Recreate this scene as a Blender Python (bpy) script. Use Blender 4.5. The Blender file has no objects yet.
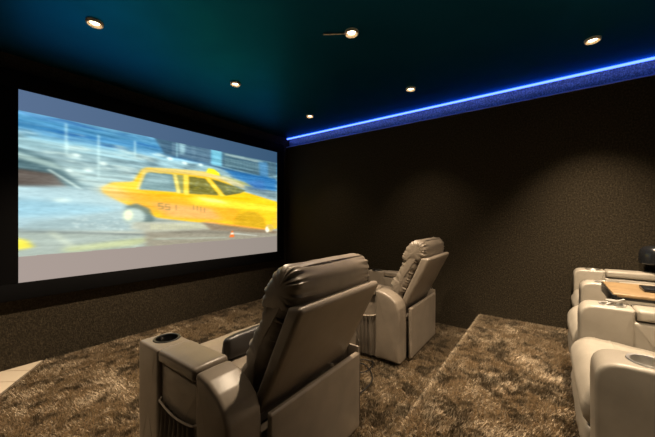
import bpy, bmesh, math, random
import numpy as np
from mathutils import Vector, Matrix, noise

random.seed(7); rng = np.random.default_rng(11)
S = 1.25                      # metres per unit: every length below is given in camera heights
SC = bpy.context.scene
COL = SC.collection
PI = math.pi

# ------------------------------------------------------------------ materials
def lin(c):
    return tuple(((v / 255) / 12.92 if v / 255 <= .04045 else ((v / 255 + .055) / 1.055) ** 2.4) for v in c)

def mat(name, base=(.5, .5, .5), rough=.5, metal=0., spec=.5):
    m = bpy.data.materials.new(name); m.use_nodes = True
    nt = m.node_tree; b = nt.nodes['Principled BSDF']
    b.inputs['Base Color'].default_value = (*base, 1)
    b.inputs['Roughness'].default_value = rough
    b.inputs['Metallic'].default_value = metal
    b.inputs['Specular IOR Level'].default_value = spec
    return m, nt, b

def tex_noise(nt, scale, detail=3, rough=.55, vec=None, coord='Object'):
    tc = nt.nodes.new('ShaderNodeTexCoord')
    n = nt.nodes.new('ShaderNodeTexNoise'); n.inputs['Scale'].default_value = scale
    n.inputs['Detail'].default_value = detail; n.inputs['Roughness'].default_value = rough
    if vec:
        mp = nt.nodes.new('ShaderNodeMapping'); mp.inputs['Scale'].default_value = vec
        nt.links.new(tc.outputs[coord], mp.inputs['Vector']); nt.links.new(mp.outputs['Vector'], n.inputs['Vector'])
    else:
        nt.links.new(tc.outputs[coord], n.inputs['Vector'])
    return n

def ramp(nt, src, stops):
    r = nt.nodes.new('ShaderNodeValToRGB')
    el = r.color_ramp.elements
    while len(el) < len(stops): el.new(.5)
    for e, (p, c) in zip(el, stops):
        e.position = p; e.color = (*c, 1)
    nt.links.new(src, r.inputs['Fac'])
    return r

def bump(nt, b, src, strength, dist):
    n = nt.nodes.new('ShaderNodeBump'); n.inputs['Strength'].default_value = strength
    n.inputs['Distance'].default_value = dist
    nt.links.new(src, n.inputs['Height']); nt.links.new(n.outputs['Normal'], b.inputs['Normal'])
    return n

def leather(name, col, rough=.42):
    m, nt, b = mat(name, col, rough)
    n = tex_noise(nt, 9, 3)
    d = tuple(c * .88 for c in col); l = tuple(min(1, c * 1.08) for c in col)
    r = ramp(nt, n.outputs['Fac'], [(.3, d), (.7, l)])
    nt.links.new(r.outputs['Color'], b.inputs['Base Color'])
    g = tex_noise(nt, 420, 2)
    bump(nt, b, g.outputs['Fac'], .18, .002)
    return m

M_LEATHER = leather('grey_beige_leather', (.19, .16, .127), .36)
M_LEATHER_PALE = leather('pale_grey_leather', (.30, .272, .228), .40)
M_SEAM = leather('stitched_seam', (.10, .083, .065))
M_ELASTIC = leather('elastic_hem', (.42, .36, .29), .6)
M_BLACK, _, _ = mat('black_plastic', (.006, .006, .006), .35)
M_FABRIC_BLACK, _, _ = mat('black_velvet', (.0025, .0025, .003), .9, 0, .1)
M_STEEL, _, _ = mat('brushed_steel', (.62, .60, .56), .42, 1.)
M_DARKSTEEL, _, _ = mat('dark_steel', (.08, .078, .075), .32, 1.)
M_RING, _, _ = mat('cream_trim', (.62, .55, .44), .45)
M_GLOSSBLACK, _, _ = mat('gloss_black', (.01, .011, .013), .22, 0, .6)

# fabric wall lining: dark brown, flecked, ribbed a little vertically
def wall_material(name='brown_wall_fabric', k=.85, tint=(1, 1, 1)):
    m, nt, b = mat(name, (.02, .016, .01), .95, 0, .15)
    n = tex_noise(nt, 85, 5, .8, (1, 1, .7))
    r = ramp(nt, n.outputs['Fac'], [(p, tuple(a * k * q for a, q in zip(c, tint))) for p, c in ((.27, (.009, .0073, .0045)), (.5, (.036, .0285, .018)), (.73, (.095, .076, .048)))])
    nt.links.new(r.outputs['Color'], b.inputs['Base Color'])
    bump(nt, b, n.outputs['Fac'], .9, .012)
    return m
M_WALL = wall_material()
M_SLOT = wall_material('blue_lit_slot_fabric', 11, (.7, 1.05, 1.5))  # wall fabric lightened and blued: part of the LED glow sits in its colour

def ceiling_material():
    m, nt, b = mat('dark_teal_paint', (.010, .108, .205), .5, .95, .5)
    b.inputs['Specular Tint'].default_value = (.02, .8, 1, 1)
    n = tex_noise(nt, 3.2, 3)
    r = ramp(nt, n.outputs['Fac'], [(.35, (.46,) * 3), (.7, (.53,) * 3)])
    nt.links.new(r.outputs['Color'], b.inputs['Roughness'])
    return m
M_CEIL = ceiling_material()

def carpet_material():
    m, nt, b = mat('taupe_pile', (.2, .15, .1), .7, 0, .3)
    a = nt.nodes.new('ShaderNodeAttribute'); a.attribute_name = 'Col'
    nt.links.new(a.outputs['Color'], b.inputs['Base Color'])
    b.inputs['Sheen Weight'].default_value = .25
    b.inputs['Sheen Tint'].default_value = (.9, .75, .5, 1)
    return m
M_PILE = carpet_material()
M_BACKING, _, _ = mat('carpet_backing', (.055, .041, .026), .95, 0, .1)

def wood(name, c0, c1, scale, stretch, rough):
    m, nt, b = mat(name, c0, rough)
    n = tex_noise(nt, scale, 5, .6, stretch)
    r = ramp(nt, n.outputs['Fac'], [(.3, c0), (.7, c1)])
    nt.links.new(r.outputs['Color'], b.inputs['Base Color'])
    bump(nt, b, n.outputs['Fac'], .15, .003)
    return m
M_TRAY = wood('tray_wood', (.10, .062, .028), (.33, .22, .105), 7, (9, 1.2, 1), .38)

def plank_material():
    m, nt, b = mat('pale_oak_planks', (.6, .5, .36), .45)
    tc = nt.nodes.new('ShaderNodeTexCoord')
    mp = nt.nodes.new('ShaderNodeMapping'); mp.inputs['Rotation'].default_value = (0, 0, math.radians(50))
    br = nt.nodes.new('ShaderNodeTexBrick')
    br.inputs['Scale'].default_value = 1.0
    br.inputs['Brick Width'].default_value = 1.3; br.inputs['Row Height'].default_value = .17
    br.inputs['Mortar Size'].default_value = .004
    br.inputs['Color1'].default_value = (.42, .36, .28, 1); br.inputs['Color2'].default_value = (.34, .285, .21, 1)
    br.inputs['Mortar'].default_value = (.2, .15, .1, 1)
    nt.links.new(tc.outputs['Object'], mp.inputs['Vector']); nt.links.new(mp.outputs['Vector'], br.inputs['Vector'])
    nt.links.new(br.outputs['Color'], b.inputs['Base Color'])
    return m
M_PLANK = plank_material()

def emit(name, col, strength):
    m = bpy.data.materials.new(name); m.use_nodes = True
    nt = m.node_tree; nt.nodes.clear()
    e = nt.nodes.new('ShaderNodeEmission'); o = nt.nodes.new('ShaderNodeOutputMaterial')
    e.inputs['Color'].default_value = (*col, 1); e.inputs['Strength'].default_value = strength
    nt.links.new(e.outputs[0], o.inputs[0])
    return m
M_LAMP = emit('warm_lamp_face', (1, .72, .42), 14)
M_LED = emit('blue_led', (.07, .14, 1.0), 5.2)

# ------------------------------------------------------------------ object helpers
def link(name, me, parent=None, loc=None):
    o = bpy.data.objects.new(name, me); COL.objects.link(o)
    if parent: o.parent = parent
    if loc: o.location = Vector(loc) * S
    return o

def obj(name, bm, material, parent=None, loc=None, smooth=True, angle=40, scale=True):
    if scale: bmesh.ops.scale(bm, vec=(S, S, S), verts=bm.verts)
    bmesh.ops.recalc_face_normals(bm, faces=bm.faces)
    me = bpy.data.meshes.new(name)
    if smooth:
        for f in bm.faces: f.smooth = True
        lim = math.radians(angle)
        for e in bm.edges:
            if len(e.link_faces) == 2 and e.calc_face_angle(0) > lim: e.smooth = False
    bm.to_mesh(me); bm.free()
    for m in (material if isinstance(material, (list, tuple)) else [material]): me.materials.append(m)
    return link(name, me, parent, loc)

def thing(name, label, cat, loc=(0, 0, 0), rz=0, group=None):
    o = link(name, None, None, loc); o.rotation_euler = (0, 0, rz); o.empty_display_size = .1
    return tag(o, label, cat, group)

def tag(o, label, cat, group=None, kind=None):
    o['label'] = label; o['category'] = cat
    if group: o['group'] = group
    if kind: o['kind'] = kind
    return o

def struct(o, label=None, cat=None):
    o['kind'] = 'structure'
    if label: o['label'] = label
    if cat: o['category'] = cat
    return o

# ------------------------------------------------------------------ shape helpers
def box(bm, x0, x1, y0, y1, z0, z1, bev=0, seg=2):
    r = bmesh.ops.create_cube(bm, size=1)
    vs = r['verts']
    for v in vs:
        v.co = Vector((x0 if v.co.x < 0 else x1, y0 if v.co.y < 0 else y1, z0 if v.co.z < 0 else z1))
    if bev:
        es = list({e for v in vs for e in v.link_edges})
        bmesh.ops.bevel(bm, geom=es, offset=bev, segments=seg, affect='EDGES', profile=.5)

def tube(bm, pts, r, n=8, closed=False):
    pts = [Vector(p) for p in pts]; rings = []
    for i, p in enumerate(pts):
        a = pts[i - 1] if (i or closed) else p
        c = pts[(i + 1) % len(pts)] if (i < len(pts) - 1 or closed) else p
        t = (c - a).normalized()
        up = Vector((0, 0, 1)) if abs(t.z) < .9 else Vector((0, 1, 0))
        u = t.cross(up).normalized(); w = t.cross(u)
        rings.append([bm.verts.new(p + r * (math.cos(2 * PI * k / n) * u + math.sin(2 * PI * k / n) * w)) for k in range(n)])
    m = len(rings)
    for i in range(m if closed else m - 1):
        A, B = rings[i], rings[(i + 1) % m]
        for k in range(n): bm.faces.new((A[k], A[(k + 1) % n], B[(k + 1) % n], B[k]))
    if not closed:
        bm.faces.new(rings[0]); bm.faces.new(rings[-1])

def lathe(bm, prof, cx=0, cy=0, n=28):
    """prof: (r, z) from bottom to top; r = 0 closes it"""
    rings = []
    for r, z in prof:
        if r < 1e-6: rings.append([bm.verts.new((cx, cy, z))])
        else: rings.append([bm.verts.new((cx + r * math.cos(2 * PI * k / n), cy + r * math.sin(2 * PI * k / n), z)) for k in range(n)])
    for A, B in zip(rings, rings[1:]):
        for k in range(n):
            k2 = (k + 1) % n
            if len(A) == 1 and len(B) == 1: continue
            if len(A) == 1: bm.faces.new((A[0], B[k2], B[k]))
            elif len(B) == 1: bm.faces.new((A[k], A[k2], B[0]))
            else: bm.faces.new((A[k], A[k2], B[k2], B[k]))

def fillet(pts, rad, seg=5):
    """round the corners of a closed 2-D outline; rad is one number or one per corner"""
    out = []; n = len(pts)
    for i in range(n):
        p = Vector(pts[i]); a = Vector(pts[i - 1]); c = Vector(pts[(i + 1) % n])
        r = rad[i] if isinstance(rad, (list, tuple)) else rad
        d1 = (a - p); d2 = (c - p); l1, l2 = d1.length, d2.length
        d1.normalize(); d2.normalize()
        ang = d1.angle(d2)
        if r <= 0 or ang > math.radians(176): out.append(p); continue
        t = min(r / math.tan(ang / 2), .48 * l1, .48 * l2)
        p1 = p + d1 * t; p2 = p + d2 * t
        for k in range(seg + 1):
            s = k / seg
            out.append((1 - s) ** 2 * p1 + 2 * s * (1 - s) * p + s * s * p2)
    return out

def resample(pts, ds):
    out = []; n = len(pts)
    for i in range(n):
        a = Vector(pts[i]); c = Vector(pts[(i + 1) % n]); L = (c - a).length
        if L < 1e-7: continue
        k = max(1, int(round(L / ds)))
        for j in range(k): out.append(a + (c - a) * (j / k))
    return out

def catmull(pts, k=6):
    n = len(pts); out = []
    for i in range(n):
        p0, p1, p2, p3 = (Vector(pts[(i + d) % n]) for d in (-1, 0, 1, 2))
        for j in range(k):
            t = j / k
            out.append(.5 * ((2 * p1) + (p2 - p0) * t + (2 * p0 - 5 * p1 + 4 * p2 - p3) * t * t + (3 * p1 - p0 - 3 * p2 + p3) * t ** 3))
    return out

def pad(bm, prof, x0, x1, r, n=4, puff=0., ds=.022, wr=0., wf=14, gather=0., gf=40, seed=0, dome=0.):
    """upholstered solid: a (y, z) outline swept along x with rounded ends"""
    P = resample(prof, ds)
    area = sum(P[i - 1].x * P[i].y - P[i].x * P[i - 1].y for i in range(len(P)))
    if area < 0: P.reverse()
    N = len(P); nor = []
    for i in range(N):
        t = P[(i + 1) % N] - P[i - 1]
        nor.append(Vector((t.y, -t.x)).normalized())
    cen = sum(P, Vector((0, 0))) / N
    xs = []
    for k in range(n + 1):
        th = k / n * PI / 2
        xs.append((x0 + r - r * math.cos(th), r - r * math.sin(th)))
    m = max(2, int((x1 - x0 - 2 * r) / .035))
    for k in range(1, m): xs.append((x0 + r + (x1 - x0 - 2 * r) * k / m, 0))
    for k in range(n, -1, -1):
        th = k / n * PI / 2
        xs.append((x1 - r + r * math.cos(th), r - r * math.sin(th)))
    loops = []
    for x, ins in xs:
        t = (x - x0) / (x1 - x0); pf = puff * math.sin(PI * t) ** .6 if 0 < t < 1 else 0
        lp = []
        for i in range(N):
            o = pf - ins
            if gather:
                e = max(0., 1 - min(x - x0, x1 - x) / .11)
                o += gather * e * noise.noise(Vector((i * ds * gf, x * 4, seed * 3.1)))
            q = P[i] + nor[i] * o
            lp.append(bm.verts.new((x, q.x, q.y)))
        loops.append(lp)
    for A, B in zip(loops, loops[1:]):
        for i in range(N): bm.faces.new((A[i], A[(i + 1) % N], B[(i + 1) % N], B[i]))
    for lp, sx in ((loops[0], -1), (loops[-1], 1)):
        prev = lp; x = lp[0].co.x
        c0 = sum((v.co for v in lp), Vector()) / N
        for s in (.72, .4):
            new = []
            for v in lp:
                q = c0 + (v.co - c0) * s; q.x = x + sx * dome * (1 - s)
                new.append(bm.verts.new(q))
            for i in range(N): bm.faces.new((prev[i], prev[(i + 1) % N], new[(i + 1) % N], new[i]))
            prev = new
        cv = bm.verts.new(c0 + Vector((sx * dome * .8, 0, 0)))
        for i in range(N): bm.faces.new((prev[i], prev[(i + 1) % N], cv))
    if wr:
        bm.normal_update()
        for v in bm.verts:
            q = v.co * wf + Vector((seed * 5.3, 0, 0))
            v.co += v.normal * wr * (noise.noise(q) + .5 * noise.noise(q * 2.3))

def join(bm, other):
    me = bpy.data.meshes.new('tmp'); bmesh.ops.recalc_face_normals(other, faces=other.faces)
    other.to_mesh(me); other.free(); bm.from_mesh(me); bpy.data.meshes.remove(me)

def cut_hole(bm, cx, cy, r, z0, z1):
    """boolean a round well into a solid (for the cup holders)"""
    bmesh.ops.recalc_face_normals(bm, faces=bm.faces)
    me = bpy.data.meshes.new('a'); bm.to_mesh(me); bm.free()
    cb = bmesh.new(); lathe(cb, [(0, z0), (r, z0), (r, z1), (0, z1)], cx, cy, 28)
    bmesh.ops.recalc_face_normals(cb, faces=cb.faces)
    mc = bpy.data.meshes.new('b'); cb.to_mesh(mc); cb.free()
    a = bpy.data.objects.new('a', me); c = bpy.data.objects.new('b', mc)
    COL.objects.link(a); COL.objects.link(c)
    md = a.modifiers.new('m', 'BOOLEAN'); md.operation = 'DIFFERENCE'; md.object = c; md.solver = 'EXACT'
    dg = bpy.context.evaluated_depsgraph_get()
    ev = a.evaluated_get(dg); res = bpy.data.meshes.new_from_object(ev)
    out = bmesh.new(); out.from_mesh(res)
    for o in (a, c): bpy.data.objects.remove(o)
    for q in (me, mc, res): bpy.data.meshes.remove(q)
    return out

# ------------------------------------------------------------------ camera
cam_d = bpy.data.cameras.new('camera'); cam_d.sensor_width = 36; cam_d.lens = 36 * 296 / 655
cam_d.clip_start = .02
cam = bpy.data.objects.new('camera', cam_d); COL.objects.link(cam)
cam.location = (0, 0, 1 * S); cam.rotation_euler = (PI / 2, 0, -math.atan2(.803, .596))
SC.camera = cam

# ------------------------------------------------------------------ room
XL, XR, YB, YF, ZC = -1.0, 2.88, -1.75, 2.83, 2.08
PZ, PY = .155, .47            # platform height and the line of its front edge
NZ, ND = 1.960, .06           # light slot along the right wall
def slab(name, *b, m=M_WALL):
    bm = bmesh.new(); box(bm, *b); return struct(obj(name, bm, m, smooth=False))
slab('floor', XL - .08, XR + .16, YB - .08, YF + .08, -.08, 0, m=M_BACKING)
slab('wall_front', XL - .08, XR + .16, YF, YF + .08, 0, ZC)
slab('wall_right', XR, XR + .16, YB, YF, 0, NZ)
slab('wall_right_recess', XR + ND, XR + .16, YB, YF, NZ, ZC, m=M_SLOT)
slab('wall_left', XL - .08, XL, YB, YF, 0, ZC)
slab('wall_back', XL - .08, XR + .16, YB - .08, YB, 0, ZC)
slab('ceiling', XL - .08, XR + .16, YB - .08, YF + .08, ZC, ZC + .08, m=M_CEIL)
slab('floor_platform', XL, XR, YB, PY, 0, PZ, m=M_BACKING)
# angle bead along the lip of the light slot
M_BEAD, _, _ = mat('painted_bead', (.35, .36, .4), .5)
bm = bmesh.new()
vs = []
for y in (YB, YF - .004):
    vs.append([bm.verts.new((XR - .006, y, NZ - .006)), bm.verts.new((XR + .006, y, NZ + .008)), bm.verts.new((XR + .006, y, NZ - .006))])
for i in range(3): bm.faces.new((vs[0][i], vs[0][(i + 1) % 3], vs[1][(i + 1) % 3], vs[1][i]))
bm.faces.new(vs[0]); bm.faces.new(vs[1])
struct(obj('trim_1', bm, M_BEAD, smooth=False))

# pale planks in the front left corner
bm = bmesh.new()
poly = [(.475, YF), (XL, YF), (XL, .62)]
a = [bm.verts.new((x, y, 0)) for x, y in poly]; b = [bm.verts.new((x, y, .012)) for x, y in poly]
bm.faces.new(a); bm.faces.new(b)
for i in range(3): bm.faces.new((a[i], a[(i + 1) % 3], b[(i + 1) % 3], b[i]))
struct(obj('floor_planks', bm, M_PLANK, smooth=False))

# ------------------------------------------------------------------ carpet pile: every tuft a real blade, leaning with the nap
def vnoise(x, y, f, seed):
    r = np.random.default_rng(seed); G = r.random((128, 128))
    X = x * f + 40; Y = y * f + 40
    i = np.floor(X).astype(int); j = np.floor(Y).astype(int); u = X - i; v = Y - j
    u = u * u * (3 - 2 * u); v = v * v * (3 - 2 * v)
    g = lambda a, b: G[a % 128, b % 128]
    return (g(i, j) * (1 - u) + g(i + 1, j) * u) * (1 - v) + (g(i, j + 1) * (1 - u) + g(i + 1, j + 1) * u) * v

def pile(name, label, base, up, count, length):
    """base (n,3) roots, up (n,3) surface normals, all in units"""
    n = len(base)
    x = base[:, 0] + .35 * base[:, 2]; y = base[:, 1] + .6 * base[:, 2]
    nap = .34 * vnoise(x, y, 9, 3) + .34 * vnoise(x, y, 21, 4) + .32 * vnoise(x, y, 47, 5)
    nap2 = .5 * vnoise(x, y, 6, 8) + .5 * vnoise(x, y, 18, 9)
    ang = 2.4 * (nap2 - .5) + .9 + rng.normal(0, .6, n)
    lean = np.clip(.62 + .9 * (nap - .5) + rng.normal(0, .22, n), .05, 1.35)
    t1 = np.cross(up, np.array([0.13, 1, .05])); t1 /= np.linalg.norm(t1, axis=1)[:, None]
    t2 = np.cross(up, t1)
    hd = t1 * np.cos(ang)[:, None] + t2 * np.sin(ang)[:, None]
    L = length * rng.uniform(.75, 1.25, n)
    tip = base + hd * (np.sin(lean) * L)[:, None] + up * (np.cos(lean) * L + .002)[:, None]
    wd = np.cross(hd, up); a2 = rng.normal(0, .6, n)
    wd = wd * np.cos(a2)[:, None] + hd * np.sin(a2)[:, None]
    w = .0019 * rng.uniform(.7, 1.4, n)[:, None]
    V = np.empty((n, 3, 3)); V[:, 0] = base - wd * w; V[:, 1] = base + wd * w; V[:, 2] = tip
    V *= S
    me = bpy.data.meshes.new(name)
    me.vertices.add(3 * n); me.vertices.foreach_set('co', V.reshape(-1).astype(np.float32))
    me.loops.add(3 * n); me.loops.foreach_set('vertex_index', np.arange(3 * n, dtype=np.int32))
    me.polygons.add(n); me.polygons.foreach_set('loop_start', np.arange(0, 3 * n, 3, dtype=np.int32))
    me.polygons.foreach_set('loop_total', np.full(n, 3, dtype=np.int32))
    me.update(calc_edges=True)
    ca = me.color_attributes.new('Col', 'FLOAT_COLOR', 'POINT')
    k = np.clip((nap - .30) / .22, 0, 1)
    k = k * k * (3 - 2 * k)
    dark = np.array([.075, .057, .037]); light = np.array([.56, .455, .325])
    c = dark + (light - dark) * (np.clip(.10 + .66 * k + rng.normal(0, .2, n), 0, 1))[:, None]
    C = np.ones((n, 3, 4)); C[:, :, :3] = c[:, None, :]
    C[:, :2, :3] *= .8
    ca.data.foreach_set('color', C.reshape(-1).astype(np.float32))
    me.materials.append(M_PILE); me.validate()
    o = link(name, me)
    return tag(o, label, 'carpet', kind='stuff')

def scatter(x0, x1, y0, y1, z, dens):
    n = int((x1 - x0) * (y1 - y0) * dens)
    return np.stack([rng.uniform(x0, x1, n), rng.uniform(y0, y1, n), np.full(n, z)], 1)

low = scatter(-.2, XR - .003, PY + .012, YF - .003, 0, 62000)
side = (low[:, 1] - 2.787) * .2269 - (low[:, 0] - .464) * .34     # keep clear of the planks
low = low[side < 0]
pile('carpet', 'deep taupe shag carpet on the lower floor around the two front recliners', low,
     np.tile([0, 0, 1.], (len(low), 1)), 0, .017)
top = scatter(.15, XR - .003, -.95, PY, PZ, 62000)
n1 = len(top)
nf = int((XR - .3) * PZ * 80000)
face = np.stack([rng.uniform(.3, XR - .003, nf), np.full(nf, PY), rng.uniform(.005, PZ, nf)], 1)
upn = np.concatenate([np.tile([0, 0, 1.], (n1, 1)), np.tile([0, .95, .3], (nf, 1))])
e = np.clip((top[:, 1] - (PY - .03)) / .03, 0, 1); upn[:n1, 1] = e * .8
upn /= np.linalg.norm(upn, axis=1)[:, None]
pile('carpet', 'deep taupe shag carpet covering the raised step', np.concatenate([top, face]), upn, 0, .017)

# ------------------------------------------------------------------ projection screen
W0, W1, Z0, Z1 = .351, 2.678, .575, 1.8535
def picture(nu=700, nv=384):
    sub = 1
    U, Vv = np.meshgrid(np.linspace(0, 1, nu), np.linspace(0, 1, nv))
    img = np.zeros((nv, nu, 3))
    def blur(a, sx, sy):
        for ax, s in ((1, sx), (0, sy)):
            if s < .3: continue
            r = int(3 * s) + 1; k = np.exp(-.5 * (np.arange(-r, r + 1) / s) ** 2); k /= k.sum()
            a = np.apply_along_axis(lambda q: np.convolve(np.pad(q, r, mode='edge'), k, 'valid'), ax, a)
        return a
    def poly(pts):
        ins = np.zeros(U.shape, bool); n = len(pts)
        for i in range(n):
            (xa, ya), (xb, yb) = pts[i], pts[(i + 1) % n]
            if ya == yb: continue
            c = ((ya > Vv) != (yb > Vv)) & (U < (xb - xa) * (Vv - ya) / (yb - ya) + xa)
            ins ^= c
        return ins.astype(float)
    def put(mask, col, al=1.):
        nonlocal img
        c = np.asarray(col, float)
        img = img * (1 - (mask * al)[..., None]) + c * (mask * al)[..., None]
    def P(pts, col, al=1., sx=2., sy=1.2): put(blur(poly(pts), sx, sy), col, al)
    def E(cx, cy, rx, ry, col, al=1., sx=2., sy=1.2):
        put(blur((((U - cx) / rx) ** 2 + ((Vv - cy) / ry) ** 2 < 1).astype(float), sx, sy), col, al)
    def streaks(seed, fx, fy, slope=0.):
        return sum(w * vnoise(U * a * fx, (Vv - slope * U) * a * fy, 1, seed + i) for i, (a, w) in enumerate(((1, .5), (2.1, .3), (4.3, .2))))
    # sky-blue top band fading to grey-white traffic blur
    t = np.clip((Vv - .10) / .75, 0, 1)
    stops = [0, .06, .10, .15, .2, .3, .45, .6, .75, .88, 1]
    cs = np.array([[115, 165, 205], [70, 130, 178], [62, 120, 172], [95, 150, 195], [150, 185, 205], [140, 165, 180],
                   [150, 170, 180], [160, 180, 192], [150, 160, 165], [165, 165, 160], [150, 140, 130]], float)
    for ch in range(3): img[..., ch] = np.interp(t, stops, cs[:, ch])
    s1 = streaks(21, 5, 60, .05); s2 = streaks(31, 12, 34, .05)
    img *= (.78 + .44 * s1)[..., None]
    m = np.clip((s2 - .5) * 3.4, 0, 1) * ((Vv > .2) & (Vv < .5))
    put(blur(m, 5, 1), (70, 92, 108), .75)
    m = np.clip((streaks(41, 16, 40, .05) - .55) * 5, 0, 1) * ((Vv > .16) & (Vv < .5))
    put(blur(m, 3, 1), (205, 220, 225), .6)
    m = np.clip((streaks(43, 9, 50, .03) - .5) * 4, 0, 1) * ((Vv > .11) & (Vv < .22))
    put(blur(m, 6, 1), (25, 70, 150), .6)
    # shopfronts top right
    P([(.36, .10), (.60, .10), (.60, .225), (.40, .21)], (62, 86, 112), .9, 3, 1.5)
    for i in range(24):
        u = .43 + i * .0072
        P([(u, .11), (u + .003, .11), (u + .003, .20), (u, .20)], (140, 165, 190), .55, .8, 1)
    P([(.455, .10), (.483, .10), (.48, .18), (.46, .19)], (150, 185, 205), .8, 3, 2)
    P([(.445, .10), (.45, .10), (.45, .22), (.445, .22)], (150, 195, 215), .8, 1, 1)
    P([(.60, .10), (.655, .10), (.655, .235), (.60, .235)], (110, 175, 205), .85, 3, 2)
    P([(.655, .10), (1, .10), (1, .24), (.9, .265), (.655, .23)], (66, 92, 112), .92, 3, 2)
    for i in range(40):
        u = .672 + i * .0062
        P([(u, .15), (u + .003, .15), (u + .003, .225), (u, .22)], (130, 160, 170), .5, .8, 1)
    P([(.67, .115), (.9, .12), (.9, .14), (.67, .135)], (170, 185, 190), .6, 4, 1.2)
    P([(.87, .13), (.93, .12), (.94, .3), (.88, .3)], (70, 125, 180), .8, 5, 3)
    P([(.38, .21), (.62, .245), (.8, .29), (1.0, .32), (1.0, .29), (.75, .25), (.5, .215)], (35, 62, 98), .75, 5, 1.5)
    P([(.66, .25), (1.0, .27), (1.0, .40), (.86, .38), (.72, .31)], (44, 108, 176), .92, 8, 3)
    P([(.80, .33), (.9, .30), (.92, .42), (.82, .40)], (60, 105, 175), .7, 8, 4)
    P([(.78, .385), (1, .40), (1, .47), (.80, .42)], (95, 115, 130), .8, 8, 3)
    for u, v, r in ((.42, .235, .012), (.48, .25, .012), (.55, .245, .01), (.06, .36, .014), (.11, .395, .01), (.16, .38, .012), (.2, .33, .012), (.13, .30, .01)):
        E(u, v, r, r * .9, (235, 245, 250), .85, 3, 1.5)
    for u, v0, v1 in ((.296, .155, .26), (.105, .13, .3), (.187, .16, .42)):
        P([(u - .002, v0), (u + .002, v0), (u + .0025, v1), (u - .002, v1)], (205, 230, 240), .8, 1.2, 2)
    # grey car, left: roof line, dark glass, pale bonnet
    P([(0, .30), (.07, .34), (.13, .45), (.165, .50), (.0, .50)], (70, 95, 108), .85, 5, 2)
    P([(0, .355), (.10, .40), (.085, .365), (0, .325)], (165, 185, 190), .8, 4, 2)
    P([(0, .41), (.075, .42), (.11, .50), (0, .505)], (96, 84, 82), .95, 4, 2)
    P([(.06, .40), (.065, .395), (.15, .50), (.14, .503)], (185, 200, 205), .9, 1.2, 1)
    P([(0, .50), (.10, .485), (.20, .50), (.30, .56), (.36, .66), (.25, .70), (0, .72)], (166, 190, 208), .95, 8, 3)
    P([(0, .565), (.2, .585), (.25, .63), (0, .66)], (138, 178, 206), .8, 10, 5)
    E(.095, .565, .02, .012, (220, 232, 235), .7, 4, 2)
    P([(.02, .69), (.30, .60), (.34, .66), (.33, .75), (.0, .735)], (150, 168, 180), .85, 6, 3)
    for i in range(60):
        E(random.uniform(.12, .33), random.uniform(.66, .74), .003, .004, (215, 222, 228), .5, 1, 1)
    P([(0, .728), (.36, .775), (.36, .79), (0, .74)], (118, 126, 132), .8, 5, 1.5)
    P([(0, .74), (.36, .79), (.36, .86), (0, .87)], (160, 170, 172), .85, 5, 2)
    P([(.06, .74), (.075, .74), (.13, .83), (.11, .83)], (205, 208, 195), .6, 4, 3)
    P([(.1, .83), (.3, .80), (.42, .79), (.3, .845), (.1, .86)], (196, 196, 140), .6, 8, 3)
    P([(0, .768), (.02, .785), (.032, .82), (0, .83)], (235, 214, 70), .9, 4, 2)
    # road under the taxi
    P([(.33, .70), (1, .80), (1, .86), (.33, .86)], (146, 136, 126), .95, 6, 3)
    P([(.35, .74), (.7, .78), (.7, .80), (.35, .765)], (118, 110, 104), .7, 8, 2)
    P([(.36, .805), (.68, .825), (.68, .832), (.36, .815)], (178, 186, 180), .7, 6, 1.5)
    # taxi body
    P([(.195, .48), (.225, .44), (.29, .425), (.318, .34), (.335, .32), (.44, .305), (.585, .295), (.64, .325), (.72, .385),
       (.77, .425), (1.0, .50), (1.0, .77), (.82, .775), (.56, .705), (.37, .66), (.25, .56), (.2, .51)], (246, 188, 34), 1, 3, 1.5)
    P([(.195, .49), (.35, .50), (.60, .53), (.75, .575), (.75, .70), (.40, .66), (.3, .59)], (240, 160, 46), .75, 14, 5)
    P([(.34, .55), (.60, .585), (.66, .68), (.42, .66)], (232, 168, 120), .7, 12, 4)
    P([(.19, .47), (.24, .455), (.28, .55), (.22, .54)], (250, 196, 120), .6, 10, 4)
    P([(.50, .50), (1.0, .545), (1.0, .60), (.52, .56)], (255, 222, 60), .75, 10, 4)
    P([(.66, .48), (.77, .43), (1.0, .505), (1.0, .545), (.66, .50)], (250, 196, 30), .9, 5, 2)
    P([(.52, .495), (.64, .51), (.7, .545), (.58, .535)], (255, 240, 180), .6, 8, 3)
    P([(.2, .50), (.48, .505), (.48, .512), (.2, .508)], (226, 150, 30), .6, 4, 1.2)
    # roof: pale blur above the glass
    P([(.32, .33), (.44, .305), (.60, .295), (.78, .35), (.78, .40), (.6, .335), (.45, .335), (.325, .355)], (212, 190, 140), .75, 5, 1.5)
    P([(.575, .298), (.585, .262), (.615, .264), (.64, .29), (.645, .315)], (236, 222, 30), 1, 2, 1.2)
    P([(.64, .30), (.78, .34), (.84, .38), (.76, .36)], (150, 150, 90), .7, 5, 1.5)
    # glass
    P([(.322, .365), (.345, .35), (.432, .345), (.448, .475), (.308, .475)], (110, 140, 160), .95, 2, 1.2)
    P([(.335, .37), (.41, .36), (.42, .42), (.33, .43)], (150, 175, 188), .7, 6, 4)
    P([(.445, .345), (.475, .342), (.475, .478), (.462, .478)], (135, 140, 100), .9, 2, 1.2)
    P([(.497, .345), (.572, .35), (.638, .475), (.497, .48)], (112, 108, 58), .95, 2, 1.2)
    P([(.598, .345), (.72, .385), (.79, .415), (.755, .445), (.672, .475)], (98, 100, 66), .95, 2.5, 1.2)
    for i in range(50):
        u = random.uniform(.5, .74); v = random.uniform(.38, .46)
        E(u, v, .006, .006, random.choice([(190, 176, 70), (60, 70, 50), (165, 170, 150)]), .4, 3, 1.2)
    P([(.574, .342), (.59, .342), (.668, .478), (.648, .482)], (238, 205, 74), 1, 1.3, 1)
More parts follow.
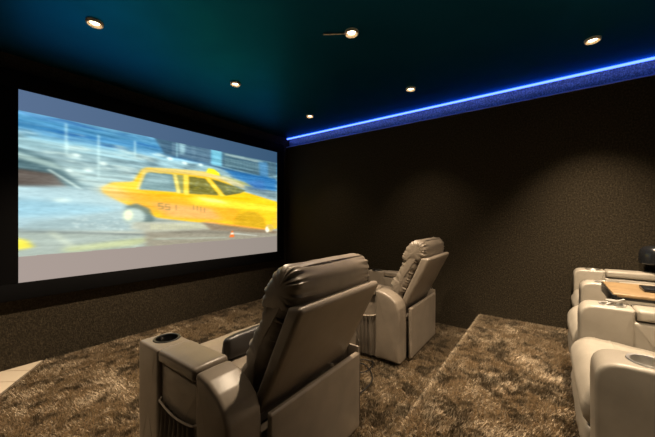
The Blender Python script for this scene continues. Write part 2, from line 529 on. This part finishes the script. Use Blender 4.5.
    P([(.476, .335), (.495, .335), (.497, .49), (.478, .49)], (238, 206, 80), 1, 1.3, 1)
    P([(.434, .34), (.446, .34), (.462, .482), (.448, .482)], (226, 206, 120), 1, 1.3, 1)
    P([(.3, .475), (.308, .475), (.335, .35), (.322, .345)], (226, 196, 110), 1, 1.3, 1)
    # rear wheel arch and pale spinning wheel
    P([(.265, .59), (.30, .565), (.345, .60), (.365, .68), (.35, .70), (.27, .70)], (92, 108, 112), .9, 4, 2)
    E(.292, .655, .038, .055, (178, 190, 192), .95, 4, 2)
    E(.275, .645, .014, .035, (238, 236, 200), .9, 3, 2)
    P([(.29, .69), (.62, .70), (.66, .75), (.36, .765), (.28, .735)], (176, 172, 162), .9, 6, 2)
    for i in range(26):
        u = .35 + i * .011
        P([(u, .705), (u + .004, .705), (u + .006, .745), (u + .002, .745)], (196, 190, 150), .7, 1, 1)
    # front arch, sill line, bumper gleam
    P([(.715, .69), (.74, .625), (.80, .60), (.87, .615), (.91, .68), (.93, .77), (.715, .735)], (196, 150, 30), .8, 5, 2)
    P([(.57, .685), (.93, .77), (.93, .785), (.57, .70)], (250, 160, 70), .9, 4, 1.2)
    P([(.55, .695), (.93, .78), (1, .79), (1, .82), (.6, .76)], (130, 108, 92), .9, 5, 2)
    E(.945, .762, .030, .036, (200, 170, 120), .9, 3, 2); E(.93, .775, .014, .028, (250, 244, 235), .9, 2, 1.5)
    E(.955, .752, .022, .026, (206, 170, 70), .9, 3, 2)
    P([(.96, .66), (1, .67), (1, .74), (.97, .74)], (240, 180, 60), .8, 4, 2)
    # door numbers
    tx = (126, 112, 70)
    def seg(u, v, w, h, on, al):
        k = .0042; q = .006
        S7 = {'a': (0, 0, w, q), 'd': (0, h - q, w, h), 'g': (0, h / 2 - q / 2, w, h / 2 + q / 2), 'f': (0, 0, k, h / 2), 'b': (w - k, 0, w, h / 2), 'e': (0, h / 2, k, h), 'c': (w - k, h / 2, w, h)}
        for s in on:
            a, b, c, d = S7[s]
            P([(u + a, v + b), (u + c, v + b), (u + c, v + d), (u + a, v + d)], tx, al, 1, .8)
    for i, on in enumerate(('afgcd', 'afgcd', 'bc')):
        seg(.376 + .026 * i, .558 + .004 * i, .019, .044, on, .75)
    for i in range(4):
        seg(.512 + .0165 * i, .562 + .006 * i, .008, .04, 'bc', .75)
    # traffic cone by the kerb
    P([(.706, .775), (.714, .775), (.722, .83), (.694, .83)], (236, 110, 50), 1, 1.2, .8)
    P([(.703, .79), (.717, .79), (.719, .805), (.70, .805)], (240, 225, 215), 1, 1.2, .8)
    P([(.72, .79), (.86, .825), (.86, .832), (.72, .805)], (205, 205, 205), .7, 3, 1)
    img *= (.93 + .14 * streaks(61, 30, 90, .02))[..., None]
    veil = np.clip(1 - np.abs(U - .2) / .16, 0, 1) * np.clip(1 - np.abs(Vv - .52) / .25, 0, 1)
    img = img * (1 - .35 * veil[..., None]) + np.array([185, 200, 208.]) * .35 * veil[..., None]
    hs = streaks(71, 4, 75, .04) - .5
    img = img + (hs * 70)[..., None] * np.array([.9, .95, 1.]) * (.35 + .65 * (Vv < .5))[..., None]
    img = blur(img, 2.2, 1.0)
    sp = rng.random(img.shape[:2]); img += (blur(sp, 3, .8) - .5)[..., None] * 40
    g = img.mean(2, keepdims=True); img = g + (img - g) * .98; img = (img - 120) * 1.12 + 134; img *= np.array([1, 1.03, .97])
    # letterbox: blue-grey band above, warm grey band below, both glowing with the picture
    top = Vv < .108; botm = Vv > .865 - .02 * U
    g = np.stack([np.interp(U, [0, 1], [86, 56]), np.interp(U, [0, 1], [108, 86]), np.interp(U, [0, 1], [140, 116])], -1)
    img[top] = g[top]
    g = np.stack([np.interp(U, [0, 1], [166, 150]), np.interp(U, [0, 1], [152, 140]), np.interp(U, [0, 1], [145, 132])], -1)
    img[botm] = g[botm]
    c = np.clip(img / 255, 0, 1)
    return np.where(c <= .04045, c / 12.92, ((c + .055) / 1.055) ** 2.4)

NU, NV = 700, 384
pic = picture(NU, NV)
me = bpy.data.meshes.new('screen_surface')
gx, gz = np.meshgrid(np.linspace(W0, W1, NU), np.linspace(Z1, Z0, NV))
co = np.stack([gx, np.full_like(gx, 2.80), gz], -1).reshape(-1, 3) * S
idx = np.arange(NU * NV).reshape(NV, NU)
q = np.stack([idx[1:, :-1], idx[1:, 1:], idx[:-1, 1:], idx[:-1, :-1]], -1).reshape(-1, 4)
me.vertices.add(len(co)); me.vertices.foreach_set('co', co.reshape(-1).astype(np.float32))
me.loops.add(q.size); me.loops.foreach_set('vertex_index', q.reshape(-1).astype(np.int32))
me.polygons.add(len(q)); me.polygons.foreach_set('loop_start', np.arange(0, q.size, 4, dtype=np.int32))
me.polygons.foreach_set('loop_total', np.full(len(q), 4, dtype=np.int32)); me.update(calc_edges=True)
ca = me.color_attributes.new('Col', 'FLOAT_COLOR', 'POINT')
cc = np.ones((NV * NU, 4)); cc[:, :3] = pic.reshape(-1, 3)
ca.data.foreach_set('color', cc.reshape(-1).astype(np.float32))
ms = bpy.data.materials.new('lit_screen'); ms.use_nodes = True
nt = ms.node_tree; nt.nodes.clear()
at = nt.nodes.new('ShaderNodeAttribute'); at.attribute_name = 'Col'
em = nt.nodes.new('ShaderNodeEmission'); em.inputs['Strength'].default_value = 1.08
ou = nt.nodes.new('ShaderNodeOutputMaterial')
nt.links.new(at.outputs['Color'], em.inputs['Color']); nt.links.new(em.outputs[0], ou.inputs[0])
me.materials.append(ms)
scr = thing('projection_screen', 'wide black framed projection screen on the front wall showing a yellow taxi in blurred traffic',
            'screen', ((W0 + W1) / 2, 2.80, Z0 - .11))
o = link('screen_surface', me, scr); o.location = (-(W0 + W1) / 2 * S, -2.80 * S, -(Z0 - .11) * S)
bm = bmesh.new(); fw = .112; y0, y1 = 2.784, YF
box(bm, W0 - fw, W1 + fw, y0, y1, Z1, Z1 + fw, .004); box(bm, W0 - fw, W1 + fw, y0, y1, Z0 - fw, Z0, .004)
box(bm, W0 - fw, W0, y0, y1, Z0, Z1, .004); box(bm, W1, W1 + fw, y0, y1, Z0, Z1, .004)
bmesh.ops.translate(bm, vec=(-(W0 + W1) / 2, -2.80, -(Z0 - .11)), verts=bm.verts)
obj('frame', bm, M_FABRIC_BLACK, scr)
bm = bmesh.new(); lathe(bm, [(0, 0), (.006, 0), (.006, .004), (0, .004)], 0, 0, 12)
bmesh.ops.rotate(bm, matrix=Matrix.Rotation(PI / 2, 3, 'X'), verts=bm.verts)
obj('maker_badge', bm, M_DARKSTEEL, scr, (W1 + .045 - (W0 + W1) / 2, -.016, .03))

# ------------------------------------------------------------------ blue light line in the slot
bm = bmesh.new(); box(bm, XR + .004, XR + .020, YB + .02, YF - .006, ZC - .014, ZC - .001)
tag(obj('led_strip', bm, M_LED, smooth=False), 'glowing blue light strip in the slot where right wall meets ceiling', 'light')

# ------------------------------------------------------------------ ceiling downlights
LAMPX, LAMPY = (.545, 1.46, 2.385, -.37), (2.0, .91, -.22)
names = {
    (0, 0): 'ceiling downlight above the left half of the screen', (1, 0): 'ceiling downlight above the right half of the screen',
    (2, 0): 'small ceiling downlight nearest the far end of the blue light strip',
    (1, 1): 'bright ceiling downlight with a slim pale bar sticking out beside it',
    (2, 1): 'ceiling downlight by the middle of the blue strip, above the far recliner',
    (2, 2): 'ceiling downlight near the right edge of the photo, closest to the blue strip',
    (0, 1): 'ceiling downlight above the left side of the near front recliner', (1, 2): 'ceiling downlight above the edge of the raised step',
    (0, 2): 'ceiling downlight directly above where the photo was taken', (3, 0): 'ceiling downlight over the planks in the front left corner'}
POW = 188.
# each lamp is dimmed a little differently and tilted in its gimbal
GAIN = {(2, 0): .16, (2, 1): .45, (2, 2): 2.0, (1, 2): 1.75, (0, 2): .6, (0, 0): 1.8, (1, 0): 1.5, (3, 0): 1.6, (1, 1): 2.1, (0, 1): .12}
AIM = {(1, 2): (.12, -.08), (2, 2): (.0, -.04), (0, 2): (.34, -.16), (0, 0): (0, .12), (1, 0): (0, .12)}
CONE = {(1, 2): 104, (1, 1): 92}
for j, ly in enumerate(LAMPY):
    for i, lx in enumerate(LAMPX):
        if (i, j) in ((3, 2), (3, 1)): continue
        t = thing('downlight', names[(i, j)], 'light', (lx, ly, ZC), 0, 'recessed ceiling downlights')
        bm = bmesh.new()
        lathe(bm, [(.0225, -.001), (.0225, -.004), (.034, -.015), (.039, -.012), (.041, 0), (.0225, 0)], 0, 0, 32)
        obj('trim_ring', bm, M_RING, t)
        bm = bmesh.new(); lathe(bm, [(0, -.007), (.012, -.0065), (.019, -.0045), (.022, -.001), (0, -.001)], 0, 0, 24)
        obj('lamp_face', bm, M_LAMP, t)
        if (i, j) == (1, 1):
            bm = bmesh.new(); box(bm, -.004, .004, .035, .165, -.010, -.004, .001)
            bmesh.ops.rotate(bm, matrix=Matrix.Rotation(math.radians(33), 3, 'Z'), verts=bm.verts)
            obj('bracket', bm, M_RING, t)
        ld = bpy.data.lights.new('downlight_beam', 'SPOT'); ld.energy = POW * GAIN.get((i, j), 1); ld.color = (1, .78, .54)
        ld.spot_size = math.radians(CONE.get((i, j), 84)); ld.spot_blend = 1.0; ld.shadow_soft_size = .03
        lo = bpy.data.objects.new('downlight_beam', ld); COL.objects.link(lo); lo.parent = t
        lo.location = (0, 0, -.022 * S)
        ax, ay = AIM.get((i, j), (0, 0)); lo.rotation_euler = Vector((ax, ay, -1)).to_track_quat('-Z', 'Y').to_euler()

# ------------------------------------------------------------------ recliners
def recliner(label, loc, hi=.27, aw=.13, awr=.10, arms=(-1, 1), rz=0, pocket=True, frontr=.016, group=None, seed=0, sd=0., zs=1., sf=0.):
    t = thing('recliner_armchair', label, 'armchair', loc, rz, group); t.scale.z = zs
    L = M_LEATHER if pocket else M_LEATHER_PALE
    # dark plinth under everything
    bm = bmesh.new(); box(bm, -hi - .01, hi - .002, -.24, .27, 0, .05, .006)
    obj('base', bm, M_BLACK, t)
    bm = bmesh.new(); pad(bm, fillet([(-.25, .045), (.31, .045), (.31, .27 - sd), (-.25, .27 - sd)], .01, 2), -hi + .004, hi - .004, .01, 2, ds=.06)
    obj('seat_box', bm, L, t)
    # seat
    bm = bmesh.new()
    pr = fillet([(-.18, .27), (.31, .262), (.362, .27), (.376, .325), (.345, .392), (.26, .392), (.05, .372), (-.18, .352)],
                [.01, .01, .02, .05, .06, .1, .1, .02])
    pad(bm, [(y - sf * (y > .2), z - sd) for y, z in pr], -hi + .004, hi - .004, .03, 4, .008, wr=.0035, wf=13, gather=.006, seed=seed + 1)
    obj('seat', bm, L, t)
    # footrest, gathered
    bm = bmesh.new()
    pr = fillet([(.28, .06), (.325, .055), (.355, .10), (.372, .19), (.365, .268 - sd), (.28, .262 - sd)], [.01, .02, .05, .05, .02, .01])
    pad(bm, [(y - sf, z) for y, z in pr], -hi + .006, hi - .006, .025, 4, .006, wr=.002, seed=seed + 2)
    for v in bm.verts:
        if v.co.y > .32 - sf: v.co.y += .005 * math.sin(v.co.x * 95) * max(0, 1 - abs(v.co.z - .14) / .13)
    obj('footrest', bm, L, t)
    # backrest cushion: two swells on the front, slanted back, pleated along both sides
    bw = hi - .025
    bm = bmesh.new()
    pr = catmull([(-.192, .375), (-.246, .50), (-.300, .62), (-.338, .70), (-.345, .742), (-.30, .755), (-.240, .735), (-.216, .685),
                  (-.198, .63), (-.158, .575), (-.130, .52), (-.130, .49), (-.092, .445), (-.062, .405), (-.065, .365), (-.12, .335), (-.20, .335)], 5)
    pad(bm, pr, -bw, bw, .04, 5, .008, ds=.009, wr=.003, wf=11, gather=.017, gf=95, seed=seed + 3, dome=.004)
    obj('backrest', bm, L, t)
    # headrest roll
    bm = bmesh.new()
    pr = catmull([(-.372, .722), (-.383, .765), (-.377, .805), (-.350, .834), (-.313, .840), (-.272, .816), (-.238, .770), (-.218, .720), (-.23, .688), (-.33, .69)], 6)
    pad(bm, pr, -bw - .002, bw + .002, .035, 5, .005, ds=.009, wr=.0022, wf=13, gather=.014, gf=95, seed=seed + 4, dome=.004)
    hr = obj('headrest', bm, L, t)
    bm = bmesh.new()
    tube(bm, [(x, -.352 - .004 * math.sin(PI * (x + bw) / (2 * bw)), .8345 + .0045 * math.sin(PI * (x + bw) / (2 * bw))) for x in np.linspace(-bw + .03, bw - .03, 24)], .0022, 6)
    obj('seam', bm, M_SEAM, hr)
    # hard back panel
    bm = bmesh.new()
    pr = fillet([(-.236, .345), (-.422, .716), (-.412, .730), (-.362, .722), (-.190, .352)], [.006, .012, .012, .006, .006], 4)
    pad(bm, pr, -bw - .014, bw - .002, .014, 4, 0, ds=.04, wr=.0008, wf=6, seed=seed + 5)
    obj('back_panel', bm, L, t)
    # lower rear panel hanging behind the frame
    bm = bmesh.new()
    pr = fillet([(-.295, .025), (-.298, .366), (-.292, .374), (-.276, .372), (-.272, .025)], [.006, .004, .006, .004, .006], 3)
    pr2 = hi + .02 if pocket else hi - .006
    pad(bm, pr, -hi + .008, pr2, .006, 3, 0, ds=.04, wr=.001, wf=7, seed=seed + 6)
    rp = obj('rear_panel', bm, L, t)
    bm = bmesh.new(); box(bm, pr2 - .008, pr2 + .002, -.294, -.22, .03, .40, .003)
    obj('side_gusset', bm, L, rp)
    for sx in arms:
        w = aw if sx < 0 else awr
        xo, xi = (sx * (hi + w), sx * hi)          # outer and inner face
        x0, x1 = min(xo, xi), max(xo, xi)
        cx = (x0 + x1) / 2 + ((.012 if sx < 0 else -.004) if pocket else 0); cy, cr = (.262, .0405) if pocket else (.232, .034)
        bm = bmesh.new()
        pr = fillet([(.172, .03), (.338, .03), (.338, .50), (.172, .50)], [.006, .01, frontr, .008], 6)
        pad(bm, pr, x0, x1, .011, 4, .001, ds=.03, wr=.0012, wf=9, seed=seed + 7)
        bm = cut_hole(bm, cx, cy, cr, .42, .56)
        arm = bm
        rb = bmesh.new()
        pr = fillet([(-.088, .03), (-.088, .492), (-.105, .498), (-.155, .488), (-.205, .464), (-.243, .432), (-.262, .390), (-.266, .33), (-.266, .03)],
                    [.004, .008, .02, .05, .05, .05, .05, .05, .008], 4)
        if sx > 0: pr = [Vector((max(q.x, -.232), q.y)) if q.x < -.232 else q for q in pr]
        pad(rb, pr, x0, x1, .016, 4, .002, ds=.025, wr=.0015, wf=8, seed=seed + 8, dome=.004)
        join(arm, rb)
        mb = bmesh.new()
        ins = .016 if pocket else .001
        a0, a1 = (x0 + ins, x1 - .002) if sx < 0 else (x0 + .002, x1 - ins)
        pad(mb, fillet([(-.095, .03), (.178, .03), (.178, .452), (-.095, .452)], .004, 2), a0, a1, .010, 3, .002, ds=.03, wr=.0025, wf=10, seed=seed + 9, dome=.004)
        join(arm, mb)
        ao = obj('arm', arm, L, t)
        # lid of the storage box in the middle of the arm
        bm = bmesh.new()
        pr = fillet([(-.083, .462), (.166, .462), (.168, .502), (-.083, .506)], [.006, .006, .012, .014], 4)
        pad(bm, pr, x0 - .001, x1 + .001, .012, 4, .004, ds=.02, wr=.001, seed=seed + 10)
        obj('console_lid', bm, L, ao)
        bm = bmesh.new()
        lathe(bm, [(r_ * cr / .0405, z_) for r_, z_ in [(0, .425), (.036, .425), (.0395, .43), (.0395, .499), (.042, .5035), (.049, .5045), (.051, .5015), (.0402, .499), (.0402, .422), (0, .422)]], cx, cy, 32)
        obj('cup_holder', bm, M_DARKSTEEL if pocket else M_STEEL, ao)
        # raised seams on the outer side
        xs = xo - sx * .0035
        bm = bmesh.new()
        tube(bm, [(xs, y, z) for y, z in ((-.095, .478), (-.148, .472), (-.195, .450), (-.23, .420), (-.247, .385), (-.251, .325), (-.251, .04))], .0025, 6)
        obj('seam', bm, M_SEAM, ao)
        if not pocket:
            bm = bmesh.new()
            tube(bm, [(xs, y, z) for y, z in ((.322, .04), (.322, .40), (.315, .445), (.295, .470), (.265, .478), (.175, .480))], .0025, 6)
            obj('seam', bm, M_SEAM, ao)
        if pocket:
            bm = bmesh.new(); ny, nz = 90, 12; g = []
            for iz in range(nz + 1):
                row = []
                for iy in range(ny + 1):
                    fy = iy / ny; fz = iz / nz
                    y = -.085 + .252 * fy; top = .322 - .020 * math.sin(PI * fy)
                    z = .035 + (top - .035) * fz
                    d = .013 + .010 * math.sin(PI * min(1, fz * 1.1)) + .0095 * math.sin(fy * 2 * PI * 8.5 + 1.2 * noise.noise(Vector((fy * 5, fz * 2, seed)))) * (.45 + .55 * fz)
                    edge = min(1, min(fy, 1 - fy) * 9); d *= edge
                    row.append(bm.verts.new((xo - sx * (.0175 - d), y, z)))
                g.append(row)
            for iz in range(nz):
                for iy in range(ny): bm.faces.new((g[iz][iy], g[iz][iy + 1], g[iz + 1][iy + 1], g[iz + 1][iy]))
            bmesh.ops.solidify(bm, geom=bm.faces[:], thickness=.002)
            pk = obj('side_pocket', bm, L, ao)
            bm = bmesh.new()
            tube(bm, [(xo - sx * (.0175 - (.017 if 0 < k < 20 else .002)), -.087 + .256 * k / 20, .323 - .020 * math.sin(PI * k / 20)) for k in range(21)], .0038, 6)
            obj('elastic_hem', bm, M_ELASTIC, pk)
    return t

recliner('large grey-beige leather recliner in the foreground, seen from behind', (.91, 1.0, .004), seed=0)
recliner('far grey-beige leather recliner standing near the right wall on the lower floor', (2.25, 1.05, .004), seed=20)
RX, RY, RH = (1.38, 1.975, 2.525), (-.436, -.448, -.49), (.25, .225, .205)
rl = ('nearest recliner of the rear row, bottom right, with an empty cup holder in its arm',
      'middle recliner of the rear row, its near arm holding the wooden tray table',
      'farthest recliner of the rear row, close to the dark right wall')
for i in range(3):
    recliner(rl[i], (RX[i], RY[i], PZ + .004), hi=RH[i], aw=.12, awr=.12, arms=(-1, 1) if i == 2 else (-1,), pocket=False, frontr=.055,
             group='rear row of recliners on the raised step', seed=40 + 20 * i, sd=.023, zs=.965, sf=.02)

# ------------------------------------------------------------------ swivel tray on the rear row's second arm
AZ = PZ + .004 + .50 * .965
t = thing('tray_table', 'small wooden swivel tray clamped into the cup holder of a rear recliner', 'tray', (1.69, RY[1] + .232, AZ + .004))
bm = bmesh.new(); box(bm, .035, .345, -.40, -.008, .024, .038, .004); obj('tray_top', bm, M_TRAY, t)
bm = bmesh.new()
box(bm, .033, .347, -.402, -.020, .014, .0245, .002); box(bm, .033, .347, -.020, -.004, -.012, .0325, .002)
obj('tray_underframe', bm, M_BLACK, t)
bm = bmesh.new(); lathe(bm, [(0, -.05), (.012, -.05), (.012, .010), (.020, .012), (.020, .016), (0, .016)], 0, 0, 20)
tube(bm, [(-.03, .02, .002), (.03, -.04, .016)], .005, 8)
obj('post', bm, M_STEEL, t)
bm = bmesh.new(); box(bm, 1.83, 1.93, -.48, -.335, AZ + .0425, AZ + .057, .003)
tag(obj('tablet_case', bm, M_GLOSSBLACK), 'dark slim case lying flat on the wooden tray table', 'case')

# ------------------------------------------------------------------ black dome lamp on the far arm
lz = AZ + .01
t = thing('table_lamp', 'black domed table lamp at the right edge, standing on the farthest rear arm', 'lamp', (2.79, RY[2] - .080, lz))
bm = bmesh.new(); lathe(bm, [(0, 0), (.028, 0), (.030, .005), (.026, .011), (0, .012)]); obj('lamp_base', bm, M_GLOSSBLACK, t)
bm = bmesh.new(); lathe(bm, [(0, .01), (.009, .01), (.009, .13), (0, .13)], 0, 0, 14); obj('stem', bm, M_GLOSSBLACK, t)
bm = bmesh.new(); lathe(bm, [(0, .066), (.075, .064), (.082, .056), (.086, .060), (.087, .080), (.086, .120), (.080, .145), (.066, .163), (.040, .172), (0, .174)], 0, 0, 40)
obj('lamp_shade', bm, M_GLOSSBLACK, t)

# ------------------------------------------------------------------ dark cushion left on the near seat
M_DARKHIDE = leather('black_leather', (.012, .010, .009), .4)
bm = bmesh.new()
pad(bm, fillet([(1.085, .392), (1.15, .392), (1.135, .475), (1.10, .482)], [.02, .02, .02, .02], 4), .755, 1.05, .022, 4, .008, ds=.02, wr=.003, seed=99)
tag(obj('cushion', bm, M_DARKHIDE), 'small black leather cushion lying on the seat of the foreground recliner', 'cushion')

# ------------------------------------------------------------------ cables by the near recliner
bm = bmesh.new()
def arc(pts, k=8):
    out = []
    for i in range(len(pts) - 1):
        p0, p1, p2, p3 = (Vector(pts[max(0, min(len(pts) - 1, i + d))]) for d in (-1, 0, 1, 2))
        for j in range(k):
            u = j / k
            out.append(.5 * ((2 * p1) + (p2 - p0) * u + (2 * p0 - 5 * p1 + 4 * p2 - p3) * u * u + (3 * p1 - p0 - 3 * p2 + p3) * u ** 3))
    return out + [Vector(pts[-1])]
tube(bm, arc([(1.22, .92, .022), (1.45, .98, .021), (1.62, 1.08, .021), (1.78, 1.04, .021), (1.80, .95, .021), (1.66, .93, .024), (1.60, 1.0, .032), (1.68, 1.06, .030), (1.74, .98, .021), (1.62, .86, .021), (1.46, .84, .021), (1.24, .88, .021)]), .004, 8)
tag(obj('power_cable', bm, M_BLACK), 'loop of black power cable on the carpet beside the foreground recliner', 'cable')

# ------------------------------------------------------------------ world and output
w = bpy.data.worlds.new('world'); SC.world = w; w.use_nodes = True
w.node_tree.nodes['Background'].inputs['Color'].default_value = (0, 0, 0, 1)
SC.view_settings.view_transform = 'Standard'; SC.view_settings.look = 'None'
SC.view_settings.exposure = 0; SC.view_settings.gamma = 1; SC.view_settings.use_curve_mapping = False
SC.cycles.use_denoising = True
SC.cycles.max_bounces = 6
